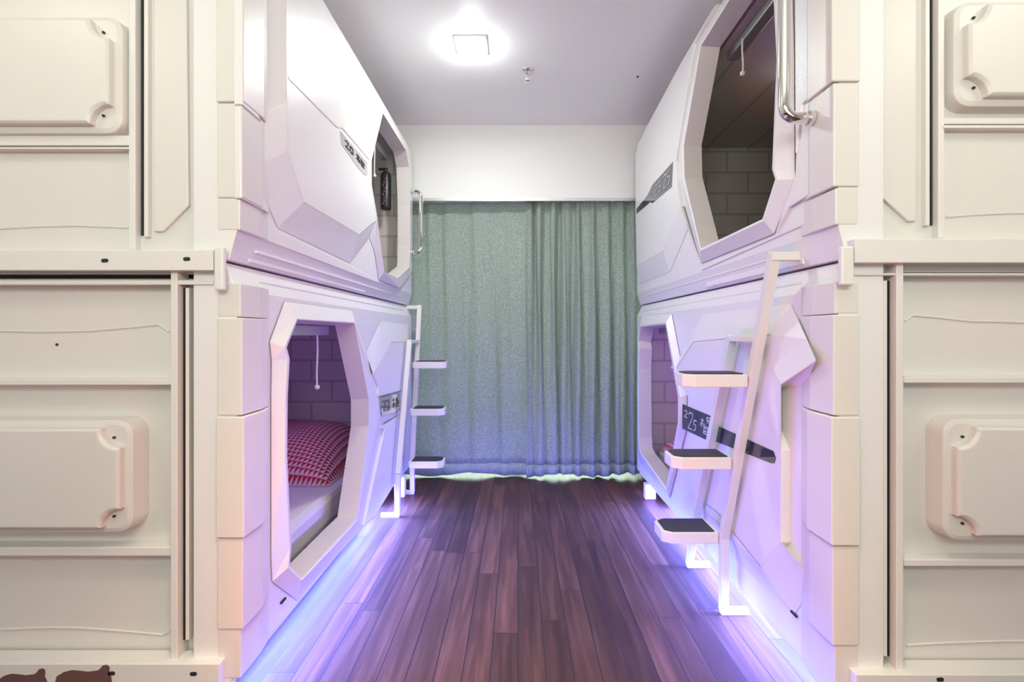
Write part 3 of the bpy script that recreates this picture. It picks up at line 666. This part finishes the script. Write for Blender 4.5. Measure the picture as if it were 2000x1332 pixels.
# ---- roller blinds with bead cords inside the openings
def blind(parent, P, sd, cordpx, cordlen):
    s = SIDE[sd]['s']; X = SIDE[sd]['X']; zt = max(p.z for p in P); ys = sorted(p.y for p in P if p.z > zt-.03)
    y0, y1 = ys[0]+.01, ys[-1]-.01
    bm = NB(); box(bm, s*(X+.10), s*(X+.15), y0-.05, y1+.05, zt-.055, zt-.012); o = obj('roller_blind', bm, 'alu', parent, .004, label='rolled-up blind cassette')
    y = cordpx; bm = NB(); n = int(cordlen/.008)
    z = zt-.055; x = s*(X+.095)
    tube(bm, [(x, y+.004*math.sin(k*.5), z-cordlen*k/12) for k in range(13)], .0028, 6)
    for k in range(n):
        bmesh.ops.create_icosphere(bm, subdivisions=1, radius=.0048, matrix=Matrix.Translation((x, y+.004*math.sin(k*12/n*.5), z-cordlen*k/n)))
    bmesh.ops.create_icosphere(bm, subdivisions=2, radius=.011, matrix=Matrix.Translation((x, y, z-cordlen-.006)))
    obj('pull_cord', bm, 'cord', o)
blind(podLL, PLL, 'L', 2.13, .22)
blind(podUR, PUR, 'R', 2.08, .14)
blind(podUL, PUL, 'L', 2.98, .20)
blind(podRL, PRL, 'R', 3.02, .20)

# ---- mattresses and quilts
def mattress(sd, z, label):
    S = SIDE[sd]; s = S['s']; bm = NB(); box(bm, s*(S['X']+.12), s*1.95, S['d1']+.08, S['d2']-.07, z+.051, z+.20)
    o = obj('mattress', bm, 'sheet', None, .03); tag(o, label, 'mattress', 'pod mattresses'); return o
mattress('L', .125, 'white sheeted mattress inside the lower left pod under the patterned quilt')
mattress('R', .09, 'white sheeted mattress inside the lower right pod')
mattress('L', 1.303, 'white sheeted mattress inside the upper left pod')
mattress('R', 1.303, 'white sheeted mattress inside the upper right pod')
def quilt(x0, x1, y0, y1, z, h, label, seed):
    rnd = random.Random(seed); bm = NB(); uv = bm.loops.layers.uv.new('UVMap'); n = 28; top = {}; bot = {}
    p = [rnd.uniform(0, 6) for _ in range(4)]
    for i in range(n+1):
        for j in range(n+1):
            u, v = i/n, j/n; e = (1-abs(2*u-1)**3.2)*(1-abs(2*v-1)**3.2)
            hh = h*max(e, 0)**.55*(1+.16*math.sin(5*u+p[0])*math.sin(6*v+p[1]))
            top[i, j] = bm.verts.new((x0+(x1-x0)*u, y0+(y1-y0)*v, z+.002+hh)); bot[i, j] = bm.verts.new((x0+(x1-x0)*u, y0+(y1-y0)*v, z))
    for i in range(n):
        for j in range(n):
            for g, o_ in ((top, 1), (bot, 0)):
                f = bm.faces.new([g[i, j], g[i+1, j], g[i+1, j+1], g[i, j+1]]); f.smooth = True
                for lp, (a, b) in zip(f.loops, ((i, j), (i+1, j), (i+1, j+1), (i, j+1))): lp[uv].uv = (a/n*abs(x1-x0)*1.0, b/n*abs(y1-y0))
    me = D.meshes.new('q'); bmesh.ops.recalc_face_normals(bm, faces=bm.faces); bm.to_mesh(me); bm.free(); me.materials.append(M['tri'])
    o = D.objects.new('quilt', me); C.objects.link(o); tag(o, label, 'quilt', 'red and white patterned quilts'); return o
quilt(-.95, -1.85, 2.45, 3.40, .325, .22, 'folded red and white triangle-print quilt on the lower left pod mattress', 1)
quilt(.99, 1.6, 2.80, 3.40, .29, .13, 'red and white triangle-print quilt on the lower right pod mattress', 2)
quilt(1.0, 1.75, 2.35, 3.30, 1.503, .14, 'red and white triangle-print quilt on the upper right pod mattress', 3)

# canister hanging inside the upper left pod
t = thing('canister', 'small black canister with pink printing hanging inside the upper left pod', 'canister', loc=(-.90, 3.33, 1.95))
bm = NB(); lathe(bm, (-.925, 3.40, 1.955), [(.012, .0), (.034, .008), (.036, .03), (.036, .24), (.028, .262), (.012, .272)], 24)
obj('canister_body', bm, 'black', t, smooth=True)
bm = NB(); tube(bm, [(-.925, 3.40, 2.225), (-.925, 3.40, 2.25)], .014, 14); box(bm, -.975, -.915, 3.39, 3.41, 2.235, 2.25)
obj('canister_cap', bm, 'black', t, .002)
bm = NB()
for k in range(9):
    a = -.9+.25*(k % 3)-.9; z = 1.99+.021*k
    c = (-.925+.0365*math.cos(a), 3.40+.0365*math.sin(a)); box(bm, c[0]-.005, c[0]+.005, c[1]-.003, c[1]+.002, z, z+.004); box(bm, c[0]-.004, c[0]-.001, c[1]-.003, c[1]+.002, z+.004, z+.015)
obj('printed_text', bm, 'magenta', t)

# ------------------------------------------------------------------ ladders
def ladder(label, pts, s, xr, tread_d, tall, short, feet):
    """tall/short: list of (y,z) along each rail; tread_d: list of (y,z)"""
    t = thing('bunk_ladder', label, 'ladder', 'white steel pod ladders', loc=(s*xr, tall[0][0], 0))
    W = .030
    def rail(name, pp, X):
        bm = NB()
        for a, b in zip(pp[:-1], pp[1:]):
            beam(bm, (X, a[0], a[1]), (X, b[0], b[1]), W, W, upv=(1, 0, 0))
        return obj(name, bm, 'steel', t, .002)
    rail('side_rail', tall, s*xr); rail('side_rail', short, s*xr)
    # hooks to the pod
    bm = NB(); y, z = tall[-1]; box(bm, s*(xr-.013), s*(xr+.10), y-.013, y+.013, z-.026, z); obj('top_hook', bm, 'steel', t, .002)
    bm = NB(); y2, z2 = short[-1]; k = 1-(z2-tall[1][1])/(tall[-1][1]-tall[1][1]); yt = tall[-1][0]+(tall[1][0]-tall[-1][0])*k
    box(bm, s*(xr-.013), s*(xr+.013), min(y2, yt), max(y2, yt), z2-.022, z2); obj('cross_brace', bm, 'steel', t, .002)
    for y, z in feet:
        bm = NB(); box(bm, s*(xr-.013), s*(xr+.095), y-.013, y+.013, z, z+.024); obj('ladder_foot', bm, 'steel', t, .002)
    for y, z, y1 in tread_d:
        # chamfered tray: outline in plan
        xa, xb = xr-.018, xr-.235; c = .035
        plan = [(xa, y), (xb+c, y), (xb, y+c*.7), (xb, y1-c*.7), (xb+c, y1), (xa, y1)]
        bm = NB(); prism(bm, [(s*a, b, z-.044) for a, b in plan], (0, 0, .044)); o = obj('step', bm, 'steel', t, .003)
        pl = [(xa-.012, y+.010), (xb+c+.004, y+.010), (xb+.012, y+c*.7+.004), (xb+.012, y1-c*.7-.004), (xb+c+.004, y1-.010), (xa-.012, y1-.010)]
        bm = NB(); prism(bm, [(s*a, b, z+.0005) for a, b in pl], (0, 0, .0035)); obj('tread_pad', bm, 'pad', o, label='dark anti-slip pad')
        bm = NB(); box(bm, s*(xr-.018), s*(xr-.008), y+.02, y1-.01, z-.04, z-.005); obj('step_bracket', bm, 'steel', o)
    return t
ladder('white steel ladder with three steps leaning on the lower right pod', None, 1, .805,
       [(1.93-.02, .314, 2.06), (1.79, .640, 1.92), (1.665, .957, 1.79)],
       [(1.905, .012), (1.905, .30), (1.525, 1.352)],
       [(2.285, .012), (2.20, .285), (1.83, 1.09)], [(1.905, 0), (2.285, 0)])
ladder('white steel ladder with three steps at the curtain end of the lower left pod', None, -1, .722,
       [(3.15, .265, 3.28), (3.19, .60, 3.32), (3.26, .905, 3.39)],
       [(3.32, .012), (3.32, .22), (3.565, 1.30)],
       [(2.905, .012), (2.93, .25), (3.24, 1.05)], [(3.32, 0), (2.905, 0)])

# ------------------------------------------------------------------ LED strips under the pods
for sd, z, lab in (('L', .122, 'violet LED strip glowing under the lower left pod'), ('R', .088, 'violet LED strip glowing under the lower right pod')):
    S = SIDE[sd]; s = S['s']
    bm = NB(); box(bm, s*(S['X']+.035), s*(S['X']+.050), S['d1']+.05, S['d2']-.4, z-.012, z-.001); o = obj('led_strip', bm, 'led'); tag(o, lab, 'LED strip', 'LED strips under the pods')
